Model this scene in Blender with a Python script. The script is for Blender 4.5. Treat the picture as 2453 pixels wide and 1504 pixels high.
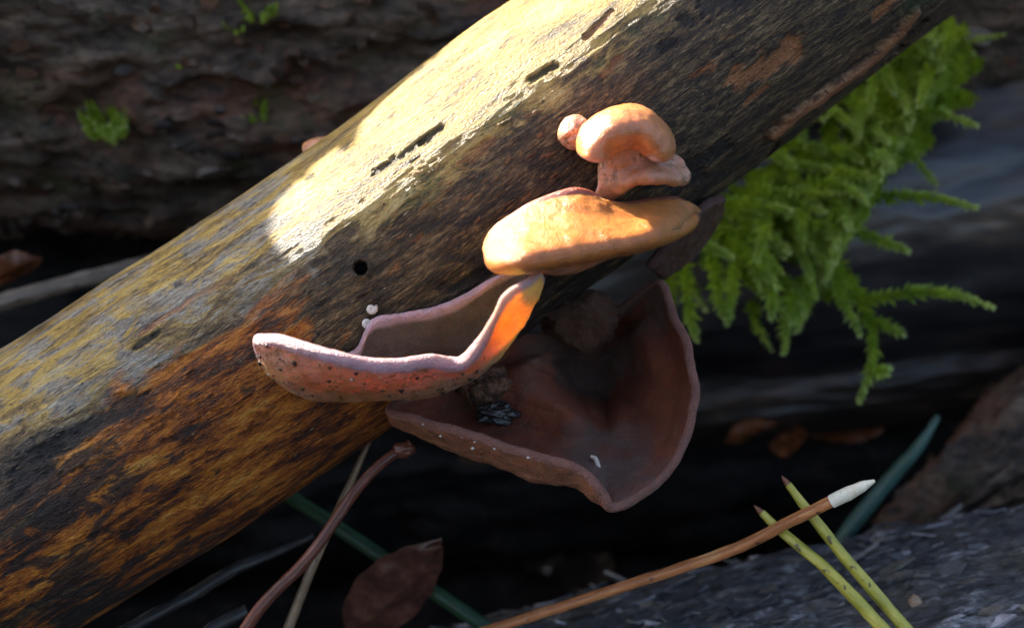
import bpy, math, random
import numpy as np
from mathutils import Vector
random.seed(7); rng = np.random.default_rng(7)
scene = bpy.context.scene
for o in list(bpy.data.objects): bpy.data.objects.remove(o)

# ------------------------------------------------------------------ camera
W_, H_ = 2453.0, 1504.0
F_ = 2889.0                                   # focal length in photo pixels
PITCH = math.radians(12)
FWD = np.array([0, math.cos(PITCH), -math.sin(PITCH)])
UP = np.array([0, math.sin(PITCH), math.cos(PITCH)])
RT = np.array([1.0, 0, 0])
CAM = np.array([0, 0, 0.11]) - 0.26*FWD
cd = bpy.data.cameras.new('camera'); cam = bpy.data.objects.new('camera', cd)
scene.collection.objects.link(cam); scene.camera = cam
cam.location = CAM; cam.rotation_euler = (math.radians(90)-PITCH, 0, 0)
cd.sensor_width = 36; cd.lens = 36*F_/W_; cd.clip_start = 0.01; cd.clip_end = 200
cd.dof.use_dof = True; cd.dof.focus_distance = 0.236; cd.dof.aperture_fstop = 11.5

# ------------------------------------------------------------------ sky, sun, exposure
SUN = -0.62*RT + 0.66*UP + 0.18*FWD; SUN /= np.linalg.norm(SUN)
elev = math.asin(SUN[2]); azim = math.atan2(SUN[0], SUN[1])
wd = bpy.data.worlds.new('World'); scene.world = wd; wd.use_nodes = True
nt = wd.node_tree; nt.nodes.clear()
sky = nt.nodes.new('ShaderNodeTexSky'); sky.sky_type = 'NISHITA'; sky.sun_disc = False
sky.sun_elevation = elev; sky.sun_rotation = azim; sky.dust_density = 4.0; sky.ozone_density = 0.2; sky.air_density = 0.8
bg = nt.nodes.new('ShaderNodeBackground'); bg.inputs[1].default_value = 0.09
ow = nt.nodes.new('ShaderNodeOutputWorld')
nt.links.new(sky.outputs[0], bg.inputs[0]); nt.links.new(bg.outputs[0], ow.inputs[0])
sl = bpy.data.lights.new('sun', 'SUN'); sl.energy = 5.0; sl.angle = math.radians(0.5); sl.color = (1, 0.91, 0.76)
so = bpy.data.objects.new('sun', sl); scene.collection.objects.link(so)
so.rotation_euler = Vector(SUN).to_track_quat('Z', 'Y').to_euler(); so.location = (0, 0, 2)
vs = scene.view_settings
vs.view_transform = 'Standard'; vs.look = 'None'; vs.exposure = 2.4; vs.gamma = 1; vs.use_curve_mapping = False

# ------------------------------------------------------------------ helpers
def P(px, py, d):
    return CAM + d*(FWD + (px-W_/2)/F_*RT - (py-H_/2)/F_*UP)

_perm = np.random.default_rng(3).permutation(256); _perm = np.concatenate([_perm, _perm, _perm])
_gr = np.random.default_rng(4).normal(size=(256, 3)); _gr /= np.linalg.norm(_gr, axis=1)[:, None]
def pn(x, y, z=None):
    x = np.asarray(x, float); y = np.asarray(y, float); z = np.zeros_like(x) if z is None else np.asarray(z, float)+0*x
    xi = np.floor(x).astype(int); yi = np.floor(y).astype(int); zi = np.floor(z).astype(int)
    fx, fy, fz = x-xi, y-yi, z-zi
    u, v, w = [f*f*f*(f*(f*6-15)+10) for f in (fx, fy, fz)]
    r = 0
    for dx in (0, 1):
        for dy in (0, 1):
            for dz in (0, 1):
                h = _perm[(_perm[(_perm[(xi+dx) & 255]+yi+dy) & 255]+zi+dz) & 255]
                g = _gr[h]
                r = r+(g[..., 0]*(fx-dx)+g[..., 1]*(fy-dy)+g[..., 2]*(fz-dz))*(u if dx else 1-u)*(v if dy else 1-v)*(w if dz else 1-w)
    return r*1.5
def fbm(x, y, z=None, o=4, g=0.5):
    r = 0; a = 1; s = 1
    zz = np.zeros_like(np.asarray(x, float)) if z is None else z
    for k in range(o):
        r = r+a*pn(np.asarray(x)*s+k*17.3, np.asarray(y)*s+k*5.1, np.asarray(zz)*s); a *= g; s *= 2.03
    return r
def sstep(a, b, x):
    t = np.clip((x-a)/(b-a), 0, 1); return t*t*(3-2*t)

def cr(pts, t, closed=False):
    """Catmull-Rom through pts (n,...), t in 0..1"""
    pts = np.asarray(pts, float); n = len(pts); t = np.asarray(t, float)
    m = n if closed else n-1
    x = t*m; i = np.floor(x).astype(int)
    if not closed: i = np.clip(i, 0, n-2)
    f = x-i; f = f.reshape(f.shape+(1,)*(pts.ndim-1))
    if closed: g = lambda k: pts[k % n]
    else:
        ext = np.concatenate([[2*pts[0]-pts[1]], pts, [2*pts[-1]-pts[-2]]]); g = lambda k: ext[k+1]
    p0, p1, p2, p3 = g(i-1), g(i), g(i+1), g(i+2)
    return 0.5*((2*p1)+(-p0+p2)*f+(2*p0-5*p1+4*p2-p3)*f*f+(-p0+3*p1-3*p2+p3)*f**3)

def mesh(name, V, Fc, mat, base=None, parent=None, smooth=True, attrs=None):
    V = np.asarray(V, float)
    if base is None: base = np.array([V[:, 0].mean(), V[:, 1].mean(), V[:, 2].min()])
    base = np.asarray(base, float)
    me = bpy.data.meshes.new(name)
    off = base if parent is None else np.array(parent.location)
    me.from_pydata([], [], []) if False else None
    Fa = np.asarray(Fc) if not isinstance(Fc, list) else None
    if Fa is not None:
        n = len(Fa); k = Fa.shape[1]
        me.vertices.add(len(V)); me.vertices.foreach_set('co', (V-off).ravel())
        me.loops.add(n*k); me.loops.foreach_set('vertex_index', Fa.ravel().astype(np.int32))
        me.polygons.add(n); me.polygons.foreach_set('loop_start', (np.arange(n)*k).astype(np.int32))
        me.update(calc_edges=True); me.validate()
    else:
        me.from_pydata([tuple(v) for v in V-off], [], Fc)
    if smooth: me.polygons.foreach_set('use_smooth', np.ones(len(me.polygons), bool))
    for k, a in (attrs or {}).items():
        a = np.asarray(a, float)
        if a.ndim == 1:
            at = me.attributes.new(k, 'FLOAT', 'POINT'); at.data.foreach_set('value', a)
        elif a.shape[1] == 3:
            at = me.attributes.new(k, 'FLOAT_VECTOR', 'POINT'); at.data.foreach_set('vector', a.ravel())
    if mat: me.materials.append(mat)
    ob = bpy.data.objects.new(name, me); scene.collection.objects.link(ob)
    if parent is None: ob.location = base
    else: ob.parent = parent
    return ob
def empty(name, loc):
    o = bpy.data.objects.new(name, None); scene.collection.objects.link(o); o.location = loc; o.empty_display_size = 0.01
    return o
def tag(o, label=None, cat=None, group=None, kind=None):
    if label: o['label'] = label
    if cat: o['category'] = cat
    if group: o['group'] = group
    if kind: o['kind'] = kind
    return o
def quads(nu, nv, cu=False, cv=False):
    iu = np.arange(nu if cu else nu-1); iv = np.arange(nv if cv else nv-1)
    I, J = np.meshgrid(iu, iv, indexing='ij'); I2 = (I+1) % nu; J2 = (J+1) % nv
    return np.stack([I*nv+J, I2*nv+J, I2*nv+J2, I*nv+J2], -1).reshape(-1, 4)

# ---- node material helper
class M:
    def __init__(s, name):
        s.m = bpy.data.materials.new(name); s.m.use_nodes = True; s.t = s.m.node_tree; s.t.nodes.clear()
        s.out = s.n('OutputMaterial'); s.b = s.n('BsdfPrincipled'); s.l(s.b, 0, s.out, 0)
    def n(s, t, **k):
        x = s.t.nodes.new('ShaderNode'+t)
        for a, v in k.items(): setattr(x, a, v)
        return x
    def l(s, a, ao, b, bi):
        s.t.links.new(a.outputs[ao], b.inputs[bi])
    def put(s, node, idx, v):
        if isinstance(v, tuple) and hasattr(v[0], 'outputs'): s.l(v[0], v[1], node, idx)
        elif hasattr(v, 'outputs'): s.l(v, 0, node, idx)
        else: node.inputs[idx].default_value = v
    def attr(s, name, out='Fac'):
        x = s.n('Attribute', attribute_name=name); return (x, out)
    def noise(s, vec, scale, detail=4, rough=0.55, mp=None, dist=0):
        x = s.n('TexNoise'); 
        if mp is not None:
            q = s.n('Mapping'); s.put(q, 0, vec); q.inputs['Scale'].default_value = mp; vec = q
        if vec is not None: s.put(x, 'Vector', vec)
        x.inputs['Scale'].default_value = scale; x.inputs['Detail'].default_value = detail; x.inputs['Roughness'].default_value = rough
        x.inputs['Distortion'].default_value = dist
        return (x, 0)
    def ramp(s, f, stops):
        x = s.n('ValToRGB'); e = x.color_ramp.elements
        while len(e) < len(stops): e.new(0.5)
        for el, (p, c) in zip(e, stops):
            el.position = p; el.color = (*c, 1) if isinstance(c, tuple) else (c, c, c, 1)
        s.put(x, 0, f); return (x, 0)
    def mix(s, f, a, b, mode='MIX'):
        x = s.n('MixRGB', blend_type=mode)
        s.put(x, 0, f)
        for i, v in ((1, a), (2, b)):
            if isinstance(v, tuple) and not hasattr(v[0], 'outputs'): v = (*v, 1)
            s.put(x, i, v)
        return (x, 0)
    def math(s, op, a, b=0.0, clamp=False):
        x = s.n('Math', operation=op, use_clamp=clamp); s.put(x, 0, a); s.put(x, 1, b); return (x, 0)
    def bump(s, h, dist, strength=1.0, prev=None):
        x = s.n('Bump'); x.inputs['Strength'].default_value = strength; x.inputs['Distance'].default_value = dist
        s.put(x, 'Height', h)
        if prev: s.put(x, 'Normal', prev)
        return (x, 0)
    def obj(s): return (s.n('TexCoord'), 'Object')
    def set(s, **k):
        for a, v in k.items():
            a = a.replace('_', ' ')
            if isinstance(v, tuple) and not hasattr(v[0], 'outputs') and len(v) == 3 and 'Color' in a: v = (*v, 1)
            if isinstance(v, tuple) and not hasattr(v[0], 'outputs') and len(v) == 3 and 'Tint' in a: v = (*v, 1)
            s.put(s.b, a, v)
        return s.m

# ------------------------------------------------------------------ main branch geometry model
AXP = [(-1250, 1965, .2500), (-700, 1640, .2530), (180, 1120, .2580), (825, 703, .2620), (1421, 273, .2680), (2033, -185, .2750), (2700, -700, .2830)]
AXT = np.linspace(0, 1, 900)
AX = cr([P(*p) for p in AXP], AXT)
AXD = cr(np.array([[p[2]] for p in AXP]), AXT)[:, 0]
AXR = 0.1146*AXD
AXL = np.concatenate([[0], np.cumsum(np.linalg.norm(np.diff(AX, axis=0), axis=1))])
AXTAN = np.gradient(AX, axis=0); AXTAN /= np.linalg.norm(AXTAN, axis=1)[:, None]
EC = CAM-AX; EC -= (EC*AXTAN).sum(1)[:, None]*AXTAN; EC /= np.linalg.norm(EC, axis=1)[:, None]
EU = np.cross(EC, AXTAN)
EU *= np.sign((EU@UP))[:, None]
_DS = np.linspace(.18, .30, 900)
_sub = slice(0, 900, 3)
def bhit(px, py):
    """depth of the branch surface behind a photo pixel (nearest approach where the ray misses)"""
    q = CAM[None]+_DS[:, None]*((FWD+(px-W_/2)/F_*RT-(py-H_/2)/F_*UP)[None])
    A = AX[_sub]; d2 = ((q[:, None]-A[None])**2).sum(2); k = d2.argmin(1); d = np.sqrt(d2[np.arange(len(q)), k])
    h = np.where(d < AXR[_sub][k])[0]
    return _DS[h[0]] if len(h) else _DS[d.argmin()]
def bcoord(px, py):
    """(along, arc) branch coordinates of a photo pixel"""
    q = P(px, py, bhit(px, py)); k = ((AX-q)**2).sum(1).argmin(); v = q-AX[k]
    return AXL[k], math.atan2(v@EU[k], v@EC[k])*0.03
def PB(px, py, off):
    return P(px, py, bhit(px, py)-off*0.001)

# ------------------------------------------------------------------ materials
def mat_branch():
    m = M('weathered_branch_wood')
    g = m.attr('grain', 'Vector')
    streak = m.noise(g, 1, 7, .66, (95, 700, 1), .5)
    fine = m.noise(g, 1, 5, .68, (520, 3000, 1), .3)
    blot = m.noise(g, 1, 8, .66, (85, 230, 1), .9)
    blot2 = m.noise(g, 1, 7, .64, (36, 120, 1), .7)
    patch = m.noise(g, 1, 6, .62, (55, 170, 1), .5)
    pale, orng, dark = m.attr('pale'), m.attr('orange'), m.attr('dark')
    peel, moss, black = m.attr('peel'), m.attr('mossy'), m.attr('black')
    f = m.math('ADD', m.math('MULTIPLY', streak, .5), m.math('MULTIPLY', fine, .5))
    f2 = m.math('ADD', m.math('MULTIPLY', f, .6), m.math('MULTIPLY', patch, .4))
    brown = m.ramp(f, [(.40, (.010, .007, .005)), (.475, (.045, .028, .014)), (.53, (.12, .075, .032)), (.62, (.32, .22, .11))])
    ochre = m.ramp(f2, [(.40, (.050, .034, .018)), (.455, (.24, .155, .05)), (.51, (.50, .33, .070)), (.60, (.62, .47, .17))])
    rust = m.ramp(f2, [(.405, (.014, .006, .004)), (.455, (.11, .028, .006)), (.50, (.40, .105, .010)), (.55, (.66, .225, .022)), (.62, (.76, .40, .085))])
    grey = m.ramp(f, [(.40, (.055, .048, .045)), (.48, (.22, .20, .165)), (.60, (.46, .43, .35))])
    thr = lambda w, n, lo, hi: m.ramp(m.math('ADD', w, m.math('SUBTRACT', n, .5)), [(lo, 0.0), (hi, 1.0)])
    po = m.mix(m.math('MULTIPLY', m.ramp(blot, [(.46, 0.0), (.56, 1.0)]), m.math('SUBTRACT', 1.0, m.attr('sun_gold'))), ochre, grey)
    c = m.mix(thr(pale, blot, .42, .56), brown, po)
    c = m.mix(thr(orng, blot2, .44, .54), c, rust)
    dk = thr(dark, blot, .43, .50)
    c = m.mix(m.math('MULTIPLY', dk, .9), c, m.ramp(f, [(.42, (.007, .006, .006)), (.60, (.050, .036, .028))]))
    c = m.mix(peel, c, m.ramp(f, [(.40, (.22, .075, .025)), (.60, (.50, .22, .085))]))
    c = m.mix(m.math('MULTIPLY', moss, m.ramp(fine, [(.40, 0.0), (.60, 1.0)])), c, (.035, .060, .015))
    speck = m.ramp(m.noise(g, 1, 2, .5, (900, 1500, 1)), [(.685, 0.0), (.71, 1.0)])
    c = m.mix(m.math('MULTIPLY', speck, .85), c, (.010, .008, .008))
    c = m.mix(black, c, m.ramp(f, [(.42, (.005, .005, .005)), (.62, (.03, .028, .028))]))
    lf = m.ramp(m.noise(g, 1, 2, .5, (330, 1300, 1)), [(.70, 0.0), (.73, 1.0)])
    c = m.mix(m.math('MULTIPLY', lf, .55), c, (.55, .40, .22))
    h = m.math('ADD', m.math('MULTIPLY', streak, .45), m.math('MULTIPLY', fine, .65))
    h = m.math('SUBTRACT', h, m.math('MULTIPLY', speck, .3)); h = m.math('ADD', h, m.math('MULTIPLY', lf, .15))
    b = m.bump(h, .0015, .9)
    b2 = m.bump(m.noise(g, 1, 3, .6, (1300, 2600, 1)), .0007, 1.0, b)
    r = m.ramp(f, [(.40, .32), (.62, .60)])
    return m.set(Base_Color=c, Roughness=r, Normal=b2, Specular_IOR_Level=.32, Coat_Weight=.06, Coat_Roughness=.22, Coat_Normal=b2)

def mat_jelly(name, inner, outer, rimc, scale=.0012, spk=.5, frost=.35, sheen=.05, rough=.34, inner2=None, glow=.2, spec=.4, coat=.15, sidek=.35, bk=1.0, crough=.14):
    m = M(name); o = m.obj()
    side, rim = m.attr('side'), m.attr('rim')
    n1 = m.noise(o, 300, 5, .62); n2 = m.noise(o, 2600, 3, .6); n3 = m.noise(o, 90, 4, .6)
    var = m.ramp(n1, [(.36, 0.0), (.64, 1.0)])
    ci = m.mix(var, tuple(x*.80 for x in inner), tuple(min(1, x*1.18) for x in inner))
    if inner2: ci = m.mix(m.ramp(m.noise(o, 45, 3, .5), [(.46, 0.0), (.58, 1.0)]), ci, inner2)
    fr = m.ramp(n3, [(.44, 0.0), (.60, 1.0)])
    co = m.mix(var, tuple(x*.74 for x in outer), tuple(min(1, x*1.18) for x in outer))
    co = m.mix(m.math('MULTIPLY', fr, frost), co, rimc)
    dirt = m.ramp(m.noise(o, 700, 5, .72, None, .8), [(.525, 0.0), (.555, 1.0)])
    zone = m.ramp(m.noise(o, 110, 2), [(.40, .15), (.56, 1.0)])
    dm = m.math('MULTIPLY', m.math('MULTIPLY', dirt, zone), spk)
    co = m.mix(dm, co, (.028, .014, .010))
    wsp = m.ramp(m.noise(o, 1300, 2, .5), [(.71, 0.0), (.73, 1.0)])
    co = m.mix(m.math('MULTIPLY', wsp, spk*.7), co, (.6, .52, .48))
    c = m.mix(side, co, ci)
    c = m.mix(m.math('MULTIPLY', rim, .85), c, m.mix(var, tuple(x*.85 for x in rimc), tuple(min(1, x*1.12) for x in rimc)))
    bmp = m.bump(n2, .00075, bk); bmp = m.bump(m.noise(o, 520, 5, .65), .0008, .4*bk, bmp)
    m.set(Base_Color=c, Roughness=rough, Normal=bmp, Subsurface_Weight=m.math('MULTIPLY', .85, m.math('SUBTRACT', 1.0, m.math('MULTIPLY', dm, m.math('SUBTRACT', 1.0, side)))), Subsurface_Radius=(1.0, .45, .22),
                 Subsurface_Scale=scale, Sheen_Weight=sheen, Sheen_Roughness=.45, Specular_IOR_Level=spec, Coat_Weight=coat, Coat_Roughness=crough, Coat_Normal=bmp)
    ss = m.n('SubsurfaceScattering'); m.put(ss, 'Color', m.mix(.3, (.98, .64, .10), c)); ss.inputs['Scale'].default_value = .0042
    ss.inputs['Radius'].default_value = (1.0, .60, .13); m.put(ss, 'Normal', bmp)
    mx = m.n('MixShader'); m.put(mx, 0, m.math('MULTIPLY', m.math('SUBTRACT', 1.0, m.math('MULTIPLY', rim, .8)), m.math('MULTIPLY', m.math('MULTIPLY', glow, m.attr('thin')), m.math('SUBTRACT', 1.0, m.math('MULTIPLY', side, sidek)))))
    m.l(m.b, 0, mx, 1); m.l(ss, 0, mx, 2); m.l(mx, 0, m.out, 0)
    return m.m

def mat_simple(name, stops, scale=200, rough=.6, mp=None, bump=.0005, detail=5, coat=0, sss=0, ncoord=None, spec=.5):
    m = M(name); o = m.obj() if ncoord is None else m.attr(ncoord, 'Vector')
    n = m.noise(o, scale, detail, .6, mp); n2 = m.noise(o, scale*4, 4, .6, mp)
    f = m.math('ADD', m.math('MULTIPLY', n, .65), m.math('MULTIPLY', n2, .35))
    c = m.ramp(f, stops)
    k = dict(Base_Color=c, Roughness=rough, Normal=m.bump(f, bump, .8), Specular_IOR_Level=spec)
    if coat: k['Coat_Weight'] = coat; k['Coat_Roughness'] = .25
    if sss: k.update(Subsurface_Weight=sss, Subsurface_Radius=(.6, 1, .2), Subsurface_Scale=.001)
    return m.set(**k)

MB = mat_branch()
MJ_A = mat_jelly('jelly_cup_flesh', (.085, .060, .062), (.50, .165, .08), (.42, .28, .34), .0012, 1.0, .4, .06, .34, None, .75, .4, .15, .25)  # lilac rim colour: frosting plus sky gloss painted in
MJ_B = mat_jelly('jelly_shelf_flesh', (.44, .135, .030), (.46, .155, .07), (.24, .06, .05), .0016, .35, .25, .02, .27, None, .10, .5, .55, .35, .55, .08)
MJ_C = mat_jelly('jelly_bun_flesh', (.50, .165, .065), (.46, .16, .10), (.48, .28, .27), .0016, .7, .7, .02, .25, None, .12, .5, .6, .35, .4, .07)
MJ_E = mat_jelly('jelly_ear_flesh', (.17, .032, .012), (.30, .095, .042), (.20, .09, .068), .0010, .7, .15, .04, .32, (.105, .056, .047), .03, .42, .12)
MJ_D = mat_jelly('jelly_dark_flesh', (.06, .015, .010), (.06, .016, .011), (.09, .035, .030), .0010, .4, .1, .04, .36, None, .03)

# ------------------------------------------------------------------ ground
def ground():
    n = 220; u = np.linspace(-1, 1, n); x = np.sinh(u*7.2)/math.sinh(7.2)*60
    X, Y = np.meshgrid(x, x+0.25, indexing='ij')
    near = np.exp(-((X/1.5)**2+((Y-.25)/1.5)**2))
    Z = -0.035+near*(fbm(X*9, Y*9, o=3)*.014+fbm(X*60, Y*60, o=3)*.004)+(1-near)*fbm(X*.8, Y*.8, o=3)*.05
    mt = mat_simple('wet_forest_soil', [(.35, (.004, .003, .0025)), (.55, (.012, .009, .007)), (.75, (.03, .021, .015))], 60, .85, None, .004, spec=.2)
    o = mesh('forest_floor', np.stack([X, Y, Z], -1).reshape(-1, 3), quads(n, n), mt, base=(0, 0, -0.035))
    tag(o, kind='structure')
def ground_z(x, y): return -0.035
ground()

# ------------------------------------------------------------------ the main branch
def build_branch():
    nu = 1150
    th = np.concatenate([np.linspace(-1.95, 2.1, 430), np.linspace(2.1, 2*math.pi-1.95, 62)[1:-1]])
    nv = len(th); t = np.linspace(0.0, .985, nu)
    # denser where the frame looks
    ax = np.stack([np.interp(t, AXT, AX[:, k]) for k in range(3)], 1)
    ec = np.stack([np.interp(t, AXT, EC[:, k]) for k in range(3)], 1); eu = np.stack([np.interp(t, AXT, EU[:, k]) for k in range(3)], 1)
    r = np.interp(t, AXT, AXR); al = np.interp(t, AXT, AXL)
    A, T = np.meshgrid(al, th, indexing='ij'); arc = T*.03
    cx, sx = np.cos(T), np.sin(T)
    D = fbm(A*16, cx*1.1, sx*1.1, 3)*.0009
    g = fbm(A*60, arc*900, o=4, g=.6); D += g*.00009
    D += fbm(A*180, arc*600, o=3)*.00008
    pk = lambda nm: np.zeros_like(A)
    peel, moss, black = pk(0), pk(0), pk(0)
    nz = fbm(A*230, arc*700, o=4, g=.6)
    def capsule(p0, p1, w, el=1.0):
        a0, c0 = bcoord(*p0); a1, c1 = bcoord(*p1)
        dx, dy = a1-a0, c1-c0; L2 = dx*dx+dy*dy+1e-12
        s = np.clip(((A-a0)*dx+(arc-c0)*dy)/L2, 0, 1)
        return np.sqrt(((A-a0-s*dx)/el)**2+(arc-c0-s*dy)**2)/(w*.00009)
    def blob(p0, p1, w, soft=.35, nf=.55):
        return sstep(1+soft, 1-soft, capsule(p0, p1, w)+nz*nf)
    # bare orange patches where the bark has gone
    for p0, p1, w, q in [((1760, 192), (1830, 165), 20, 1), ((1830, 160), (1900, 118), 24, 1), ((1785, 250), (1835, 208), 7, .8), ((2105, 35), (2150, -10), 16, .9),
                      ((1345, 335), (1395, 290), 9, .6), ((1125, 378), (1175, 340), 14, .45), ((1445, 180), (1485, 140), 7, .5), ((955, 640), (935, 655), 7, .6), ((1010, 560), (1000, 575), 4, .6),
                      ((340, 800), (460, 720), 7, .7), ((460, 720), (560, 665), 5, .5), ((1410, 90), (1470, 30), 8, .7)]:
        b = blob(p0, p1, w, .35, .95)*q; peel = np.maximum(peel, b)
    D -= peel*.00035
    for k in range(46):
        px, py = random.uniform(930, 1420), 0; py = 905-.42*px+random.uniform(-110, 150)
        s = random.uniform(1.5, 3.2); b = blob((px, py), (px+random.uniform(6, 26), py-random.uniform(5, 15)), s, .3, .3)
        peel = np.maximum(peel, b*random.uniform(.25, .8)); D += b*.00012
    for k in range(70):
        px = random.uniform(60, 900); py = random.uniform(.15, 1)*430+900-.55*px+120
        s = random.uniform(2, 4.5); b = blob((px, py), (px+random.uniform(6, 30), py-random.uniform(5, 18)), s, .3, .3); D += b*.00022
    # raised strip of bark with a hollow below it, its shade painted in black
    strip = [(1850, 322), (1900, 275), (1955, 240), (2000, 205), (2060, 165), (2100, 130), (2150, 80), (2190, 30)]
    for a_, b_ in zip(strip[:-1], strip[1:]):
        b = blob(a_, b_, 13, .4, .35); peel = np.maximum(peel, b*.8); D = np.where(b > .01, np.maximum(D, D*(1-b)+b*.0013), D)
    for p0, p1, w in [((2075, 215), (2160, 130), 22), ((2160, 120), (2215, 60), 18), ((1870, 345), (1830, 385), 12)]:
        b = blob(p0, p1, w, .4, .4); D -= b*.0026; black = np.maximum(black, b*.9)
    # bore hole, dark smudges, cracks
    hz = capsule((864, 640), (866, 642), 1); D -= .006*sstep(14.5, 9.5, hz); black = np.maximum(black, sstep(15, 10, hz))
    D += .0004*np.exp(-((hz-18)/6)**2); black = np.maximum(black, .55*blob((820, 628), (890, 650), 24, .6, .8))
    for p0, p1, w in [((905, 415), (1010, 345), 9), ((1010, 345), (1060, 310), 8), ((1270, 190), (1330, 160), 8), ((1640, 50), (1655, 45), 16), ((1690, 20), (1760, 0), 20),
                      ((1590, 120), (1610, 105), 10), ((735, 425), (745, 420), 6), ((330, 830), (380, 800), 8), ((60, 1140), (120, 1080), 30), ((120, 1080), (330, 960), 20), ((1060, 690), (1200, 640), 12),
                      ((1660, 400), (1740, 350), 22), ((1560, 440), (1680, 420), 18)]:
        b = blob(p0, p1, w, .5, .9); black = np.maximum(black, b*.85); D -= b*.00035
    for p0, p1, w in [((1510, 70), (1520, 75), 14), ((1575, 40), (1580, 38), 12), ((990, 470), (1030, 440), 26), ((1430, 155), (1440, 150), 12), ((1170, 300), (1240, 250), 18), ((2190, 10), (2230, -10), 30), ((580, 930), (590, 930), 8)]:
        moss = np.maximum(moss, blob(p0, p1, w, .7, .9))
    # tone regions (stain and rot zones, sunlit band painted in as paler ochre): px, py, pale, orange, dark
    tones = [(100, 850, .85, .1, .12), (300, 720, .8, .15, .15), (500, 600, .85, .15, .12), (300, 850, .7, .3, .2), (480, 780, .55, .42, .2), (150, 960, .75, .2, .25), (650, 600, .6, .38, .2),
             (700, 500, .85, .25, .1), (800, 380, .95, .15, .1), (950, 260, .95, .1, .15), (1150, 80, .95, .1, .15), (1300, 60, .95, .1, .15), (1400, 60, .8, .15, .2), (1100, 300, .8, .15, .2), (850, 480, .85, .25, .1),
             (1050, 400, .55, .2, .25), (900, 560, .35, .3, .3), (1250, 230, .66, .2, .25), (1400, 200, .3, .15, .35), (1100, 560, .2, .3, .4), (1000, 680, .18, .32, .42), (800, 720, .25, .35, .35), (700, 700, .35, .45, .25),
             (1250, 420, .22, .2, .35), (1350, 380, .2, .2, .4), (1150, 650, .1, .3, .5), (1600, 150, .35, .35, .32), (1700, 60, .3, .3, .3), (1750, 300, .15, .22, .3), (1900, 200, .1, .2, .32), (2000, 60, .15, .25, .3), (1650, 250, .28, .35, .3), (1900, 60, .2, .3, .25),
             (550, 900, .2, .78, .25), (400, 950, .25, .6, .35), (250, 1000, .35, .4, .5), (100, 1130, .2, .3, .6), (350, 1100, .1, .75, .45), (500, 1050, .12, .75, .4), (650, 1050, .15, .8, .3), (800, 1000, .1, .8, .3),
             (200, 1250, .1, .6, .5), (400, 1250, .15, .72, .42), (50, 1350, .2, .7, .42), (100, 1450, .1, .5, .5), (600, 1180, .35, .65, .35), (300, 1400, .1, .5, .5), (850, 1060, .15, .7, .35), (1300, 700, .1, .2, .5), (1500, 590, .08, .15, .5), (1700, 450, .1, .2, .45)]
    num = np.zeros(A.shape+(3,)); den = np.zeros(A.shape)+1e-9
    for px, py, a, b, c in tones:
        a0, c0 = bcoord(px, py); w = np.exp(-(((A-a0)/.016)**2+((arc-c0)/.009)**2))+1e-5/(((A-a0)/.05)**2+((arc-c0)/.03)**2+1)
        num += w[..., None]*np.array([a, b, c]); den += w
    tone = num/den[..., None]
    ga, gc = bcoord(760, 460)                      # sunlight painted in: wood yellowed from the sun patch's edge onward
    sun_gold = sstep(ga-.012, ga+.010, A+fbm(A*60, arc*120, o=3)*.012)*.85
    R = r[:, None]+D
    V = ax[:, None]+R[..., None]*(cx[..., None]*ec[:, None]+sx[..., None]*eu[:, None])
    V = V.reshape(-1, 3); Fq = quads(nu, nv, cv=True)
    # end caps
    c0, c1 = len(V), len(V)+1
    V = np.concatenate([V, [ax[0], ax[-1]]]); e = np.arange(nv); e2 = (e+1) % nv
    caps = np.concatenate([np.stack([e2, e, np.full(nv, c0), np.full(nv, c0)], 1), np.stack([e+(nu-1)*nv, e2+(nu-1)*nv, np.full(nv, c1), np.full(nv, c1)], 1)])
    ext = lambda a: np.concatenate([a.ravel(), [0, 0]])
    gv = np.concatenate([np.stack([A, arc, 0*A], -1).reshape(-1, 3), [[0, 0, 0], [0, 0, 0]]])
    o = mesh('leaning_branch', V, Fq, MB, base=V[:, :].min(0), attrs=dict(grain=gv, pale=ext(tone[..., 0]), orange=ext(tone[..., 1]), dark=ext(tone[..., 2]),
             peel=ext(np.clip(peel, 0, 1)), mossy=ext(np.clip(moss, 0, 1)), black=ext(np.clip(black, 0, 1)), sun_gold=ext(sun_gold)))
    tag(o, 'thick barkless branch, ochre and rust streaked, leaning diagonally with ear fungi on it', 'branch')
    me = o.data
    return o
branch = build_branch()

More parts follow.
